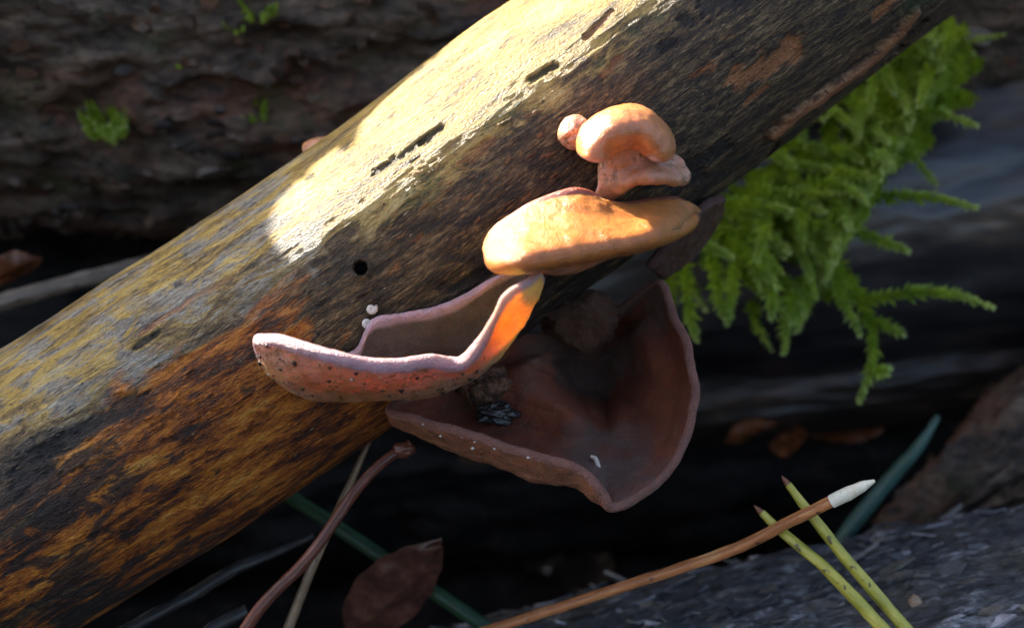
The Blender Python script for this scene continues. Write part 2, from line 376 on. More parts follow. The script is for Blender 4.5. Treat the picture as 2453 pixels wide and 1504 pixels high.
# ------------------------------------------------------------------ fungus sheets
def even(n, c=.55):
    """0..1 samples, crowded at both ends"""
    u = np.linspace(0, 1, n); return (1-c)*u+c*(0.5-0.5*np.cos(math.pi*u))
def sheet(name, rows, th, mat, closed=False, nu=130, nv=90, flip=False, parent=None, base=None, rimw=1.0, noise=.00025, taper=None, seed=0, rimlen=.0022, wav=.0, thin=None):
    """double sided fleshy sheet: rows = control rows of 3D points. Open grid: free border all round.
    closed: rows run round (first row = centre, last row = rim)."""
    G = np.asarray(rows, float)                      # (R, C, 3)
    tv = even(nv, .45) if not closed else 1-(1-np.linspace(0, 1, nv))**1.35
    tu = np.linspace(0, 1, nu, endpoint=False) if closed else even(nu, .5)
    A = cr(G, tv)                                    # (nv, C, 3)
    Mid = cr(np.swapaxes(A, 0, 1), tu, closed)       # (nu, nv, 3)
    if wav:
        ph = np.linspace(0, 1, nu)[:, None]
        lift = fbm(ph*16+seed, np.zeros_like(ph)+seed, o=2)*wav*(tv[None]**6)
    if closed:
        du = np.roll(Mid, -1, 0)-np.roll(Mid, 1, 0)
    else: du = np.gradient(Mid, axis=0)
    dv = np.gradient(Mid, axis=1)
    N = np.cross(du, dv); ln = np.linalg.norm(N, axis=2, keepdims=True)
    if closed: N[:, 0] = N[:, 1:3].mean((0, 1)); ln = np.linalg.norm(N, axis=2, keepdims=True)
    N = N/np.maximum(ln, 1e-12)
    # smooth the normals a little
    for _ in range(3):
        if closed: N = (np.roll(N, 1, 0)+2*N+np.roll(N, -1, 0))/4
        else: N[1:-1] = (N[:-2]+2*N[1:-1]+N[2:])/4
        N[:, 1:-1] = (N[:, :-2]+2*N[:, 1:-1]+N[:, 2:])/4
    N /= np.maximum(np.linalg.norm(N, axis=2, keepdims=True), 1e-12)
    if flip: N = -N
    # distance to border along the sheet
    cv = np.concatenate([np.zeros((nu, 1)), np.cumsum(np.linalg.norm(np.diff(Mid, axis=1), axis=2), 1)], 1)
    e = cv[:, -1:]-cv
    if not closed:
        e = np.minimum(e, cv)
        cu = np.concatenate([np.zeros((1, nv)), np.cumsum(np.linalg.norm(np.diff(Mid, axis=0), axis=2), 0)], 0)
        e = np.minimum(e, np.minimum(cu, cu[-1:]-cu))
    hw = th/2
    if taper is not None: hw = hw*taper(np.linspace(0, 1, nu)[:, None], tv[None])
    x = np.clip(e/(hw*rimw+1e-9), 0, 1); h = hw*np.sqrt(np.maximum(0, 1-(1-x)**2))
    if wav: Mid = Mid+N*lift[..., None]
    nn = fbm(Mid[..., 0]*140+seed, Mid[..., 1]*140, Mid[..., 2]*140, 3)*noise*2.2*sstep(0, .004, e)+fbm(Mid[..., 0]*600+seed, Mid[..., 1]*600, Mid[..., 2]*600, 3)*noise*.55
    Mid = Mid+N*nn[..., None]
    T = Mid+N*h[..., None]; B = Mid-N*h[..., None]
    V = np.concatenate([T.reshape(-1, 3), B.reshape(-1, 3)])
    q = quads(nu, nv, cu=closed); k = nu*nv
    Fq = np.concatenate([q, q[:, ::-1]+k])
    if flip: Fq = Fq[:, ::-1]
    # weld border
    idx = np.arange(2*k); bm = np.zeros((nu, nv), bool); bm[:, -1] = True
    if not closed: bm[:, 0] = True; bm[0] = True; bm[-1] = True
    bi = np.where(bm.ravel())[0]; idx[bi+k] = bi
    Fq = idx[Fq]
    rim = sstep(rimlen*.95, rimlen*.45, e+fbm(Mid[..., 0]*300, Mid[..., 1]*300, Mid[..., 2]*300, 2)*.0003).ravel(); side = np.concatenate([sstep(0, 1, x).ravel()*.5+.5, .5-sstep(0, 1, x).ravel()*.5])
    global LAST; LAST = (T, B, N)
    o = mesh(name, V, Fq, mat, base=base, parent=parent, attrs=dict(rim=np.concatenate([rim, rim]), side=side, thin=np.tile((np.ones((nu, nv)) if thin is None else thin(np.linspace(0, 1, nu)[:, None], tv[None])+np.zeros((nu, nv))).ravel(), 2)))
    return o

def specks(name, parent, pts, sizes, mat):
    V, Fc = [], []
    for c, r in zip(pts, sizes):
        b = len(V); e = [np.array(d)*r*random.uniform(.6, 1.3) for d in ((1, 0, 0), (-1, 0, 0), (0, .8, 0), (0, -.8, 0), (0, 0, 1), (0, 0, -1))]
        V += [c+x for x in e]
        Fc += [(b+i, b+j, b+k) for i, j, k in ((0, 2, 4), (2, 1, 4), (1, 3, 4), (3, 0, 4), (2, 0, 5), (1, 2, 5), (3, 1, 5), (0, 3, 5))]
    o = mesh(name, np.array(V), Fc, mat, parent=parent, smooth=True); o['kind'] = 'stuff'; return o
mdirt = mat_simple('dirt_speck', [(.4, (.010, .006, .004)), (.7, (.05, .028, .018))], 900, .45, None, .0001)
mgrain = mat_simple('white_grain', [(.4, (.45, .40, .36)), (.7, (.80, .76, .72))], 900, .35, None, .0001)

# ---- A: the cup-shaped ear
def cup_A():
    F = [(608, 806, 12), (665, 803, 16), (735, 826, 19), (810, 848, 21), (880, 864, 22), (950, 867, 23), (1030, 858, 24), (1098, 868, 28), (1142, 832, 32), (1182, 762, 35), (1212, 705, 35), (1268, 668, 30), (1293, 650, 23)]
    Wl = [(616, 832, 9), (668, 862, 13), (733, 890, 15), (812, 910, 17), (888, 915, 18), (962, 918, 19), (1040, 914, 20), (1108, 898, 22), (1158, 868, 26), (1204, 815, 29), (1246, 752, 30), (1286, 692, 26), (1298, 662, 20)]
    Bt = [(636, 862, 5), (688, 918, 7), (750, 942, 7), (830, 945, 7), (905, 944, 8), (980, 942, 9), (1050, 931, 11), (1112, 902, 13), (1162, 870, 15), (1214, 820, 16), (1262, 752, 17), (1290, 698, 17), (1300, 668, 15)]
    bo = [(660, 868, 2), (715, 905, 2), (775, 925, 2), (845, 935, 2), (905, 925, 2), (970, 915, 3), (1040, 895, 4), (1092, 868, 6), (1142, 838, 8), (1200, 780, 9), (1242, 722, 9), (1280, 682, 9), (1297, 660, 8)]
    Mm = [(676, 848, 1.0), (738, 868, 1.0), (795, 878, 1.2), (855, 885, 1.5), (888, 835, 2), (978, 815, 2.4), (1048, 795, 2.8), (1100, 768, 3.2), (1150, 738, 4), (1200, 700, 5), (1238, 670, 6), (1272, 655, 7), (1293, 648, 7)]
    K = [(676, 832, 1.2), (742, 842, 1.2), (800, 848, 1.5), (853, 836, 2.0), (893, 766, 3), (962, 751, 3.5), (1045, 735, 4), (1120, 704, 4.2), (1170, 672, 4.5), (1215, 650, 5), (1250, 637, 5.5), (1278, 634, 6), (1293, 638, 7)]
    rows = [[PB(*p) for p in r] for r in (K, Mm, bo, Bt, Wl, F)]
    t = sheet('cup_fungus', rows, .0023, MJ_A, nu=260, nv=150, flip=True, noise=.00022, rimlen=.0026, base=PB(960, 940, 0), taper=lambda u, v: (.8+.42*v)*(1-.56*sstep(.60, .72, u)), thin=lambda u, v: (.22+.78*sstep(.60, .72, u))*sstep(.35, .62, v)+.02)
    T_, B_, N_ = LAST
    def outer(n, u1):
        r = []
        for _ in range(n):
            a_ = int(len(B_)*(.04+random.betavariate(1.0, 1.5)*u1)); b_ = int(B_.shape[1]*random.uniform(.62, .90))
            r.append(B_[a_, b_]+N_[a_, b_]*.00004)
        return r
    a = outer(90, .6); specks('dirt_specks', t, a, [random.uniform(.00014, .00032)+random.random()**6*.0006 for _ in a], mdirt)
    a = outer(8, .5); specks('white_grains', t, a, [random.uniform(.0002, .0004) for _ in a], mgrain)
    tag(t, 'mauve rimmed cup-shaped ear fungus with speckled underside and one glowing orange side', 'fungus')
cup_A()

# ---- B: the orange shelf
def shelf_B():
    U = [(1170, 603), (1198, 537), (1255, 492), (1310, 467), (1370, 449), (1412, 455), (1447, 474), (1500, 485), (1560, 477), (1610, 473), (1648, 484), (1666, 512)]
    L = [(1171, 611), (1194, 630), (1242, 629), (1300, 619), (1370, 607), (1420, 599), (1470, 589), (1520, 580), (1570, 567), (1610, 553), (1640, 540), (1665, 520)]
    rU = [PB(x, y, 9) for x, y in U]
    tr = [.22, .7, 1, 1, 1, 1, 1.05, 1.1, 1.12, 1.05, .85, .4]
    kd = [0, .35, .8, 1, 1, 1, 1, 1, .9, .7, .4, 0]
    def row(f, off, dy=0):
        return [PB(u[0]*(1-f)+l[0]*f+bl*math.sin(math.pi*min(1, f)), u[1]*(1-f)+l[1]*f+dy*q, (off if not dy else top-(top-off)*q)*k+9*(1-k)) for u, l, k, q, bl in zip(U, L, tr, kd, [-3, -3]+[0]*8+[3, 3])]
    top = 30
    rows = [rU, row(.17, 9.5), row(.34, 13), row(.55, 18), row(.78, 24.5), row(.93, 29), row(1.0, 30), row(1.0, 27, 5), row(.99, 21, 8)]
    e = empty('shelf_fungus', PB(1420, 560, 0))
    tag(e, 'bright orange sunlit shelf of ear fungus with maroon back edge', 'fungus')
    sheet('cap', rows, .0032, MJ_B, nu=200, nv=130, flip=True, parent=e, noise=.00016, rimlen=.0024, taper=lambda u, v: 1+.1*v)
    low = [(1255, 628, 8), (1290, 640, 9), (1335, 646, 10), (1385, 640, 10), (1430, 618, 9), (1480, 593, 8)]
    up = [(1250, 606, 17), (1290, 605, 18), (1335, 600, 19), (1385, 592, 19), (1430, 583, 18), (1478, 574, 15)]
    mid = [(1252, 618, 14), (1290, 625, 15), (1335, 628, 15.5), (1385, 620, 15), (1430, 603, 14), (1480, 585, 12)]
    bk = [(1262, 618, 1), (1292, 622, 1), (1335, 625, 1), (1385, 618, 1), (1430, 600, 1), (1478, 585, 1)]
    sheet('underside_fold', [[PB(*p) for p in r] for r in (up, mid, low, bk)], .0022, MJ_C, nu=70, nv=50, parent=e, noise=.0002)
shelf_B()

# ---- C: bun with a frilled lobe below
def bun_C():
    e = empty('bun_fungus', PB(1510, 380, 0))
    tag(e, 'peach bun-shaped ear fungus with curled hood above a mauve frilled lobe', 'fungus')
    R1 = [(1397, 372), (1397, 335), (1415, 301), (1455, 276), (1500, 266), (1550, 275), (1588, 310), (1603, 350), (1594, 382)]
    R2 = [(1407, 385), (1413, 352), (1436, 322), (1470, 300), (1510, 293), (1550, 303), (1580, 334), (1593, 362), (1580, 388)]
    R3 = [(1430, 390), (1437, 362), (1462, 341), (1490, 328), (1520, 324), (1545, 334), (1563, 352), (1570, 370), (1560, 385)]
    R4 = [(1442, 380), (1452, 368), (1472, 358), (1494, 350), (1518, 348), (1535, 354), (1546, 364), (1552, 372), (1550, 378)]
    c = np.array([1505, 345])
    R0 = [tuple(c+.85*(np.array(p)-c)) for p in R1]
    mk = lambda R, off: [PB(p[0], p[1], off) for p in R]
    sheet('hood', [mk(R0, 0.5), mk(R1, 8.5), mk(R2, 14.5), mk(R3, 15), mk(R4, 9)], .0024, MJ_C, nu=120, nv=90, flip=True, parent=e, noise=.00018, rimlen=.001)
    T = [(1440, 385), (1458, 368), (1482, 350), (1510, 345), (1537, 352), (1562, 370), (1590, 378), (1610, 374)]
    m_ = [(1437, 420), (1456, 412), (1482, 400), (1512, 396), (1546, 395), (1584, 400), (1614, 398), (1633, 390)]
    b_ = [(1433, 448), (1450, 466), (1478, 455), (1510, 437), (1550, 427), (1595, 430), (1632, 434), (1646, 412)]
    k_ = [(1445, 440), (1460, 455), (1485, 445), (1512, 430), (1548, 420), (1590, 422), (1622, 425), (1632, 408)]
    z = lambda R, offs: [PB(p[0], p[1], o) for p, o in zip(R, offs)]
    sheet('lower_lobe', [z(T, [5, 7, 8.5, 9, 9, 8, 6, 4]), z(m_, [5, 7, 8, 8.5, 9, 9, 8, 6]), z(b_, [5, 6, 8.5, 10.5, 12, 12.5, 11.5, 9]), z(k_, [1, 1, 2, 3, 4, 4, 4, 3])],
          .0023, MJ_C, nu=110, nv=70, flip=False, parent=e, noise=.0003, rimlen=.001)
bun_C()

# ---- lumps: deformed balls for buds and crumbs
def lump(name, c, rad, mat, amp=.12, fq=1.4, nu=64, nv=40, seed=0, parent=None, base=None, shape=None, jag=0):
    u = np.linspace(0, 2*math.pi, nu, endpoint=False); v = np.linspace(0, math.pi, nv)
    U, Vv = np.meshgrid(u, v, indexing='ij')
    d = np.stack([np.cos(U)*np.sin(Vv), np.sin(U)*np.sin(Vv), np.cos(Vv)], -1)
    k = 1+amp*fbm(d[..., 0]*fq+seed, d[..., 1]*fq+seed, d[..., 2]*fq, 3)
    if jag: k += jag*np.round(fbm(d[..., 0]*4+seed, d[..., 1]*4, d[..., 2]*4, 3)*4)/4
    q = d*k[..., None]
    if shape is not None: q = shape(q, d)
    q = q*np.asarray(rad)
    X = c+q[..., :1]*RT+q[..., 1:2]*FWD+q[..., 2:]*UP
    n = nu*nv
    return mesh(name, X.reshape(-1, 3), quads(nu, nv, cu=True), mat, parent=parent, base=base if base is not None else c,
                attrs=dict(rim=np.zeros(n), side=np.zeros(n), thin=np.ones(n)), smooth=not jag and amp < .4)
def bud():
    def sh(q, d):
        cr_ = np.exp(-((d[..., 2]+.25-.45*d[..., 0])/.16)**2)*np.clip(-d[..., 1], 0, 1)
        return q*(1-.14*cr_[..., None])
    c = PB(1377, 318, 2.0)
    tag(lump('bud_fungus', c, (.0033, .0034, .0034), MJ_C, .10, 1.1, shape=sh, seed=3, base=PB(1377, 318, -.5)), 'tiny round mauve bud of fungus beside the peach bun', 'fungus')
bud()

# ---- E: the big hanging ear
def ear_E():
    rim = [(932, 975, .240), (1000, 1004, .234), (1100, 1028, .230), (1200, 1063, .227), (1300, 1094, .225), (1390, 1122, .224), (1440, 1168, .224), (1466, 1218, .225), (1530, 1192, .228), (1592, 1145, .233), (1643, 1055, .238), (1668, 960, .241), (1660, 880, .244),
           (1635, 800, .248), (1602, 712, .254), (1575, 668, .258), (1480, 735, .266), (1350, 790, .266), (1230, 805, .262), (1130, 860, .256), (1030, 930, .248)]
    r85 = [(958, 1000, .246), (1012, 1040, .243), (1098, 1076, .240), (1200, 1110, .237), (1300, 1144, .234), (1388, 1158, .231), (1430, 1188, .230), (1460, 1190, .232), (1515, 1150, .236), (1568, 1100, .241), (1610, 1020, .247), (1632, 930, .251), (1622, 860, .254),
           (1600, 800, .258), (1575, 740, .262), (1550, 710, .264), (1460, 760, .268), (1350, 810, .267), (1240, 820, .262), (1140, 875, .257), (1045, 935, .251)]
    r65 = [(1040, 985, .253), (1070, 1020, .251), (1135, 1050, .249), (1215, 1075, .246), (1305, 1095, .243), (1380, 1105, .241), (1425, 1120, .240), (1450, 1120, .242), (1492, 1090, .246), (1525, 1045, .250), (1555, 985, .256), (1575, 915, .259), (1565, 855, .261),
           (1550, 805, .264), (1530, 765, .267), (1510, 745, .268), (1450, 780, .270), (1360, 825, .269), (1268, 840, .263), (1175, 882, .259), (1095, 930, .255)]
    r5 = [(1130, 960, .257), (1160, 985, .256), (1200, 1010, .254), (1250, 1030, .252), (1310, 1045, .250), (1370, 1052, .248), (1412, 1060, .249), (1440, 1062, .250), (1470, 1040, .253), (1490, 1000, .257), (1510, 950, .262), (1520, 900, .264), (1510, 850, .266),
          (1500, 810, .268), (1490, 790, .270), (1470, 780, .272), (1440, 800, .272), (1370, 840, .270), (1300, 860, .263), (1215, 890, .259), (1155, 925, .257)]
    r3 = [(1200, 935, .2555), (1215, 950, .2545), (1250, 965, .2535), (1290, 980, .252), (1335, 992, .250), (1375, 1008, .249), (1412, 1020, .252), (1432, 1018, .256), (1447, 1000, .260), (1457, 970, .264), (1462, 940, .267), (1462, 910, .269), (1457, 880, .270),
          (1450, 860, .271), (1440, 845, .272), (1430, 840, .272), (1400, 840, .271), (1345, 850, .267), (1285, 862, .260), (1240, 882, .257), (1210, 908, .256)]
    r15 = [(1285, 908, .2555), (1297, 925, .2545), (1316, 945, .2535), (1338, 962, .253), (1360, 978, .253), (1382, 990, .256), (1400, 990, .261), (1412, 980, .264), (1420, 965, .267), (1425, 945, .269), (1425, 925, .270), (1425, 905, .272), (1420, 890, .273),
           (1415, 880, .273), (1410, 872, .273), (1398, 870, .272), (1375, 868, .270), (1335, 868, .264), (1300, 876, .259), (1288, 886, .257), (1284, 896, .256)]
    cc = [(1372, 935, .266)]*21
    adj = lambda r, f: [(p[0], p[1], p[2]+f(k)) for k, p in enumerate(r)]
    deep = lambda k: .013 if 9 <= k <= 17 else (.007 if k == 8 else (-.0028 if k <= 5 or k >= 18 else 0))
    ridge = lambda k: {10: -.001, 11: -.0035, 12: -.0045, 13: -.003}.get(k, 0)+(.0025 if 14 <= k <= 16 else 0)
    rows = [[P(*p) for p in r] for r in (adj(cc, lambda k: .012), adj(r15, deep), adj(r3, deep), adj(r5, lambda k: .008 if 10 <= k <= 17 else -.001), adj(r65, ridge), r85, rim)]
    e = sheet('ear_fungus', rows, .0020, MJ_E, closed=True, nu=320, nv=130, flip=True, noise=.00022, rimlen=.0011, base=P(1420, 740, .27), wav=.0009, seed=5)
    g = [P(1000+k*21+random.uniform(-12, 12), 1010+k*6.5+random.uniform(0, 34), .2345-k*.0007-.0016) for k in range(15) if random.random() < .6]
    specks('white_grains', e, g, [random.uniform(.00018, .0004) for _ in g], mgrain)
    tag(e, 'large reddish brown ear fungus hanging open under the branch', 'fungus')
ear_E()

# ---- F, G, H: dark ears tucked round the branch
def ears_dark():
    U = [(1735, 470, .262), (1690, 490, .256), (1640, 540, .255), (1590, 590, .256), (1550, 640, .258)]
    Md = [(1730, 490, .270), (1702, 530, .270), (1655, 585, .269), (1610, 625, .268), (1570, 655, .266)]
    L = [(1727, 500, .276), (1700, 556, .277), (1658, 612, .276), (1615, 645, .275), (1580, 668, .272)]
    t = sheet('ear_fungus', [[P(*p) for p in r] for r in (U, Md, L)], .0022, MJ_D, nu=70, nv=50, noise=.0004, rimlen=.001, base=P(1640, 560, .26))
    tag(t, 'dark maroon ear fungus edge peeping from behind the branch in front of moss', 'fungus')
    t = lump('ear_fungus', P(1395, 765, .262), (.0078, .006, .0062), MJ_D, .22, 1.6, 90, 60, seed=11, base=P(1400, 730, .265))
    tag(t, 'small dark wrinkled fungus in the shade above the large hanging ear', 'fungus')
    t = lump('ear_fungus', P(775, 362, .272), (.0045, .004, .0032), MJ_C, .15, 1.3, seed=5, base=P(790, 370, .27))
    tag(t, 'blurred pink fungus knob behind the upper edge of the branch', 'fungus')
ears_dark()

# ------------------------------------------------------------------ crumbs on the fungi
def crumbs():
    mbk = mat_simple('bark_crumb', [(.38, (.02, .013, .010)), (.52, (.10, .048, .028)), (.66, (.22, .12, .075))], 500, .8, None, .0004, spec=.2)
    mch = mat_simple('charred_crumb', [(.4, (.006, .006, .006)), (.7, (.035, .033, .030))], 600, .3, None, .0005, coat=.4)
    t = lump('bark_crumb', P(1170, 930, .2525), (.0052, .0026, .0042), mbk, .42, 1.7, 56, 40, seed=2); tag(t, 'brown bark crumb lying inside the large ear', 'debris')
    t = lump('charred_crumb', P(1192, 992, .2475), (.0040, .0026, .0023), mch, .42, 1.9, 56, 40, seed=8); tag(t, 'black lumpy crumb below the bark crumb inside the large ear', 'debris')
    t = lump('charred_crumb', PB(1020, 918, 20.5), (.0019, .0006, .0009), mch, .3, 2, 24, 16, seed=4, jag=.2); tag(t, 'small dark flake stuck under the cup-shaped fungus', 'debris')
    ms = mat_simple('pale_shell', [(.3, (.35, .30, .27)), (.7, (.70, .66, .62))], 900, .3, None, .0001)
    for k, (px, py, r) in enumerate([(890, 740, .00115), (880, 774, .00125)]):
        c = PB(px, py, 1.0); V = []; n = 26; m = 10
        for i in range(n):
            a = i/n*2.2*2*math.pi; g = (i+1)/n
            cc = c+(RT*math.cos(a)+UP*math.sin(a))*r*.62*g-FWD*r*.5*(1-g); rr = r*.5*g+.00005
            for j in range(m):
                b = j/m*2*math.pi
                V.append(cc+(RT*math.cos(a)+UP*math.sin(a))*math.cos(b)*rr-FWD*math.sin(b)*rr)
        t = mesh('tiny_snail', V, quads(n, m, cv=True), ms)
        tag(t, ['tiny white coiled snail on the branch above the mauve cup', 'tiny grey coiled snail touching the mauve cup edge'][k], 'snail')
    mw = mat_simple('pale_grub', [(.3, (.45, .36, .28)), (.7, (.66, .56, .46))], 900, .4, None, .0001)
    tube_px('tiny_worm', [(1415, 1092, .2405), (1426, 1098, .2402), (1432, 1112, .2396), (1438, 1128, .2388), (1447, 1134, .2384)], [.0003, .0005, .0005, .0004, .0002], mw, 'pale curled tiny worm in the lower fold of the large ear', 'worm', m=8, n=24)

def tube(name, pts, rad, mat, label=None, cat=None, group=None, m=12, n=60, parent=None, noise=0.0, seed=0, base=None):
    t = np.linspace(0, 1, n); C = cr(pts, t); R = np.interp(t, np.linspace(0, 1, len(rad)), rad)
    T = np.gradient(C, axis=0); T /= np.linalg.norm(T, axis=1)[:, None]
    ref = np.array([0.1, 0.35, 1.0]); N1 = np.cross(T, ref); N1 /= np.linalg.norm(N1, axis=1)[:, None]; N2 = np.cross(T, N1)
    a = np.linspace(0, 2*math.pi, m, endpoint=False)
    k = R[:, None]*np.ones(m)
    L = np.concatenate([[0], np.cumsum(np.linalg.norm(np.diff(C, axis=0), axis=1))])
    if noise:
        LL, AA = np.meshgrid(L, a, indexing='ij'); k = k*(1+noise*fbm(LL*160+seed, np.cos(AA)*1.2, np.sin(AA)*1.2, 3))
    V = (C[:, None]+k[..., None]*(np.cos(a)[None, :, None]*N1[:, None]+np.sin(a)[None, :, None]*N2[:, None])).reshape(-1, 3)
    V = np.concatenate([V, [C[0], C[-1]]]); i = np.arange(m); j = (i+1) % m; e = (n-1)*m
    Fq = [tuple(f) for f in quads(n, m, cv=True)]+[(int(b), int(a_), n*m) for a_, b in zip(i, j)]+[(int(a_)+e, int(b)+e, n*m+1) for a_, b in zip(i, j)]
    gl = np.concatenate([np.stack([np.repeat(L, m), np.tile(a*R.mean(), n), 0*np.repeat(L, m)], 1), [[0, 0, 0], [L[-1], 0, 0]]])
    o = mesh(name, V, Fq, mat, parent=parent, base=base if base is not None else C[0], attrs=dict(grain=gl))
    if label: tag(o, label, cat, group)
    return o
def tube_px(name, px, rad, mat, label=None, cat=None, group=None, **k):
    return tube(name, [P(*p) for p in px], rad, mat, label, cat, group, **k)
crumbs()

# ------------------------------------------------------------------ logs behind and in front
def log(name, pts, rad, mat, disp, label, nu=300, nv=220, grain=True):
    t = np.linspace(0, 1, nu); C = cr(pts, t); R = np.interp(t, np.linspace(0, 1, len(rad)), rad)
    T = np.gradient(C, axis=0); T /= np.linalg.norm(T, axis=1)[:, None]
    ec = CAM-C; ec -= (ec*T).sum(1)[:, None]*T; ec /= np.linalg.norm(ec, axis=1)[:, None]; eu = np.cross(ec, T)
    th = np.linspace(0, 2*math.pi, nv, endpoint=False)
    th = th+.5*np.sin(th)*-1.0                           # denser on the side that faces the camera
    L = np.concatenate([[0], np.cumsum(np.linalg.norm(np.diff(C, axis=0), axis=1))])
    A, TH = np.meshgrid(L, th, indexing='ij')
    RR = R[:, None]+disp(A, np.cos(TH), np.sin(TH), TH*R[:, None])
    V = (C[:, None]+RR[..., None]*(np.cos(TH)[..., None]*ec[:, None]+np.sin(TH)[..., None]*eu[:, None])).reshape(-1, 3)
    n0 = len(V); V = np.concatenate([V, [C[0], C[-1]]]); e = np.arange(nv); e2 = (e+1) % nv
    caps = [(int(b), int(a), n0) for a, b in zip(e, e2)]+[(int(a)+(nu-1)*nv, int(b)+(nu-1)*nv, n0+1) for a, b in zip(e, e2)]
    Fq = [tuple(f) for f in quads(nu, nv, cv=True)]+caps
    arc = np.sin(TH)*R[:, None]*1.3
    gr = np.concatenate([np.stack([A, TH*R[:, None], 0*A], -1).reshape(-1, 3), [[0, 0, 0], [0, 0, 0]]])
    o = mesh(name, V, Fq, mat, base=V.min(0), attrs=dict(grain=gr))
    tag(o, label, 'log')
    return o
def lhit(pts, rad, px, py, lo=.2, hi=.7):
    t = np.linspace(0, 1, 400); C = cr(pts, t); R = np.interp(t, np.linspace(0, 1, len(rad)), rad)
    ds = np.linspace(lo, hi, 800); q = CAM[None]+ds[:, None]*((FWD+(px-W_/2)/F_*RT-(py-H_/2)/F_*UP)[None])
    d2 = ((q[:, None]-C[None])**2).sum(2); k = d2.argmin(1); d = np.sqrt(d2[np.arange(len(q)), k]); h = np.where(d < R[k])[0]
    return ds[h[0]] if len(h) else ds[d.argmin()]

def mat_bark():
    m = M('flaky_dark_bark'); o = m.obj()
    n = m.noise(o, 70, 6, .65, (.6, 1, 1.6)); n2 = m.noise(o, 320, 5, .65, (.7, 1, 1.5)); n3 = m.noise(o, 26, 3)
    f = m.math('ADD', m.math('MULTIPLY', n, .55), m.math('MULTIPLY', n2, .45))
    c = m.ramp(f, [(.36, (.014, .011, .009)), (.47, (.065, .047, .034)), (.56, (.15, .105, .075)), (.68, (.30, .23, .17))])
    red = m.ramp(n3, [(.50, 0.0), (.62, 1.0)])
    c = m.mix(m.math('MULTIPLY', red, .9), c, m.ramp(f, [(.38, (.020, .010, .007)), (.50, (.13, .055, .030)), (.66, (.28, .13, .075))]))
    gm = m.ramp(m.noise(o, 45, 5, .7), [(.54, 0.0), (.64, 1.0)])
    c = m.mix(m.math('MULTIPLY', gm, .55), c, (.045, .062, .016))
    return m.set(Base_Color=c, Roughness=.5, Normal=m.bump(f, .006, .8), Specular_IOR_Level=.5)
MBARK = mat_bark()
LOG1 = [np.array(p) for p in [(-.9, .06, .362), (-.62, .10, .297), (-.40, .135, .252), (-.2, .16, .224), (.1, .205, .212), (.5, .28, .226)]]; LOG1R = [.117, .117, .116, .114, .107, .10]
def d_bark(A, c, s, arc):
    y = arc
    x = A
    plates = np.floor((fbm(x*35, c*3, s*3, 3)*.5+.5)*6)/6
    return fbm(x*9, c*1.2, s*1.2, 3)*.006+(plates-.5)*.006+fbm(x*70, c*9, s*9, 4, .6)*.0035-np.maximum(0, fbm(x*22, c*4+3, s*4, 3)-.25)*.02
LOGO1 = log('fallen_log', LOG1, LOG1R, MBARK, d_bark, 'thick dark log with flaky mossy bark lying behind the branch', 420, 300)

mlog2 = mat_simple('smooth_wet_log', [(.36, (.010, .010, .012)), (.52, (.030, .028, .030)), (.62, (.060, .046, .036)), (.74, (.15, .095, .055))], 22, .34, (.5, 1, 1.6), .0012, coat=.3)
LOG2 = [P(1000, 640, .42), P(1700, 560, .415), P(2300, 470, .41), P(3400, 330, .40)]; LOG2R = [.050, .051, .052, .053]
log('fallen_log', LOG2, LOG2R, mlog2, lambda A, c, s, a: fbm(A*10, c*1.2, s*1.2, 3)*.003+fbm(A*40, c*8, s*8, 3)*.0007, 'smooth wet slate-dark log behind the hanging moss', 160, 120)
mlog3 = mat_simple('brown_wet_log', [(.36, (.008, .007, .006)), (.55, (.030, .020, .015)), (.75, (.10, .050, .028))], 40, .5, (.5, 1, 1.6), .0015, coat=.1)
mdark = mat_simple('gap_shade_wood', [(.38, (.002, .0018, .0016)), (.55, (.009, .007, .006)), (.75, (.030, .022, .016))], 60, .75, None, .003, spec=.25)  # near-black colour stands in for the deep shade between the logs
LOG3 = [P(1100, 1015, .44), P(1700, 935, .43), P(2453, 850, .42), P(3300, 760, .41)]; LOG3R = [.017, .018, .019, .02]
log('fallen_log', LOG3, LOG3R, mlog3, lambda A, c, s, a: fbm(A*14, c*1.4, s*1.4, 3)*.002+fbm(A*60, c*8, s*8, 3)*.0007, 'thin brown log lying below the smooth dark log', 140, 90)

log('fallen_log', [np.array(p) for p in [(-.75, .14, .035), (-.25, .195, .035), (.2, .25, .035), (.75, .33, .03)]], [.07, .075, .07, .065], mdark, d_bark, 'added near-black log closing the gap under the thick flaky log', 160, 110)  # added to block the sun and keep the gap dark
log('fallen_log', [np.array(p) for p in [(-.15, .235, .0), (.1, .225, .0), (.35, .21, .0), (.7, .2, .0)]], [.035, .036, .036, .035], mdark, d_bark, 'added near-black log closing the gap beneath the thin brown log', 140, 90)  # second added log, shuts light out of the right-hand gap
# the weathered log in front, lower right
def mat_front():
    m = M('weathered_grey_log'); o = m.obj(); g = m.attr('grain', 'Vector')
    n = m.noise(g, 1, 6, .65, (110, 420, 1), .5); n2 = m.noise(g, 1, 5, .65, (420, 1500, 1)); n3 = m.noise(g, 1, 3, .5, (40, 60, 1))
    f = m.math('ADD', m.math('MULTIPLY', n, .6), m.math('MULTIPLY', n2, .4))
    c = m.ramp(f, [(.38, (.008, .008, .009)), (.48, (.040, .040, .042)), (.55, (.12, .12, .125)), (.64, (.42, .42, .45))])
    c = m.mix(m.ramp(n3, [(.50, 0.0), (.65, .7)]), c, m.ramp(f, [(.38, (.012, .010, .007)), (.55, (.085, .068, .045)), (.68, (.24, .19, .13))]))
    return m.set(Base_Color=c, Roughness=.34, Normal=m.bump(f, .0035, .9), Specular_IOR_Level=.6, Coat_Weight=.25, Coat_Roughness=.2)
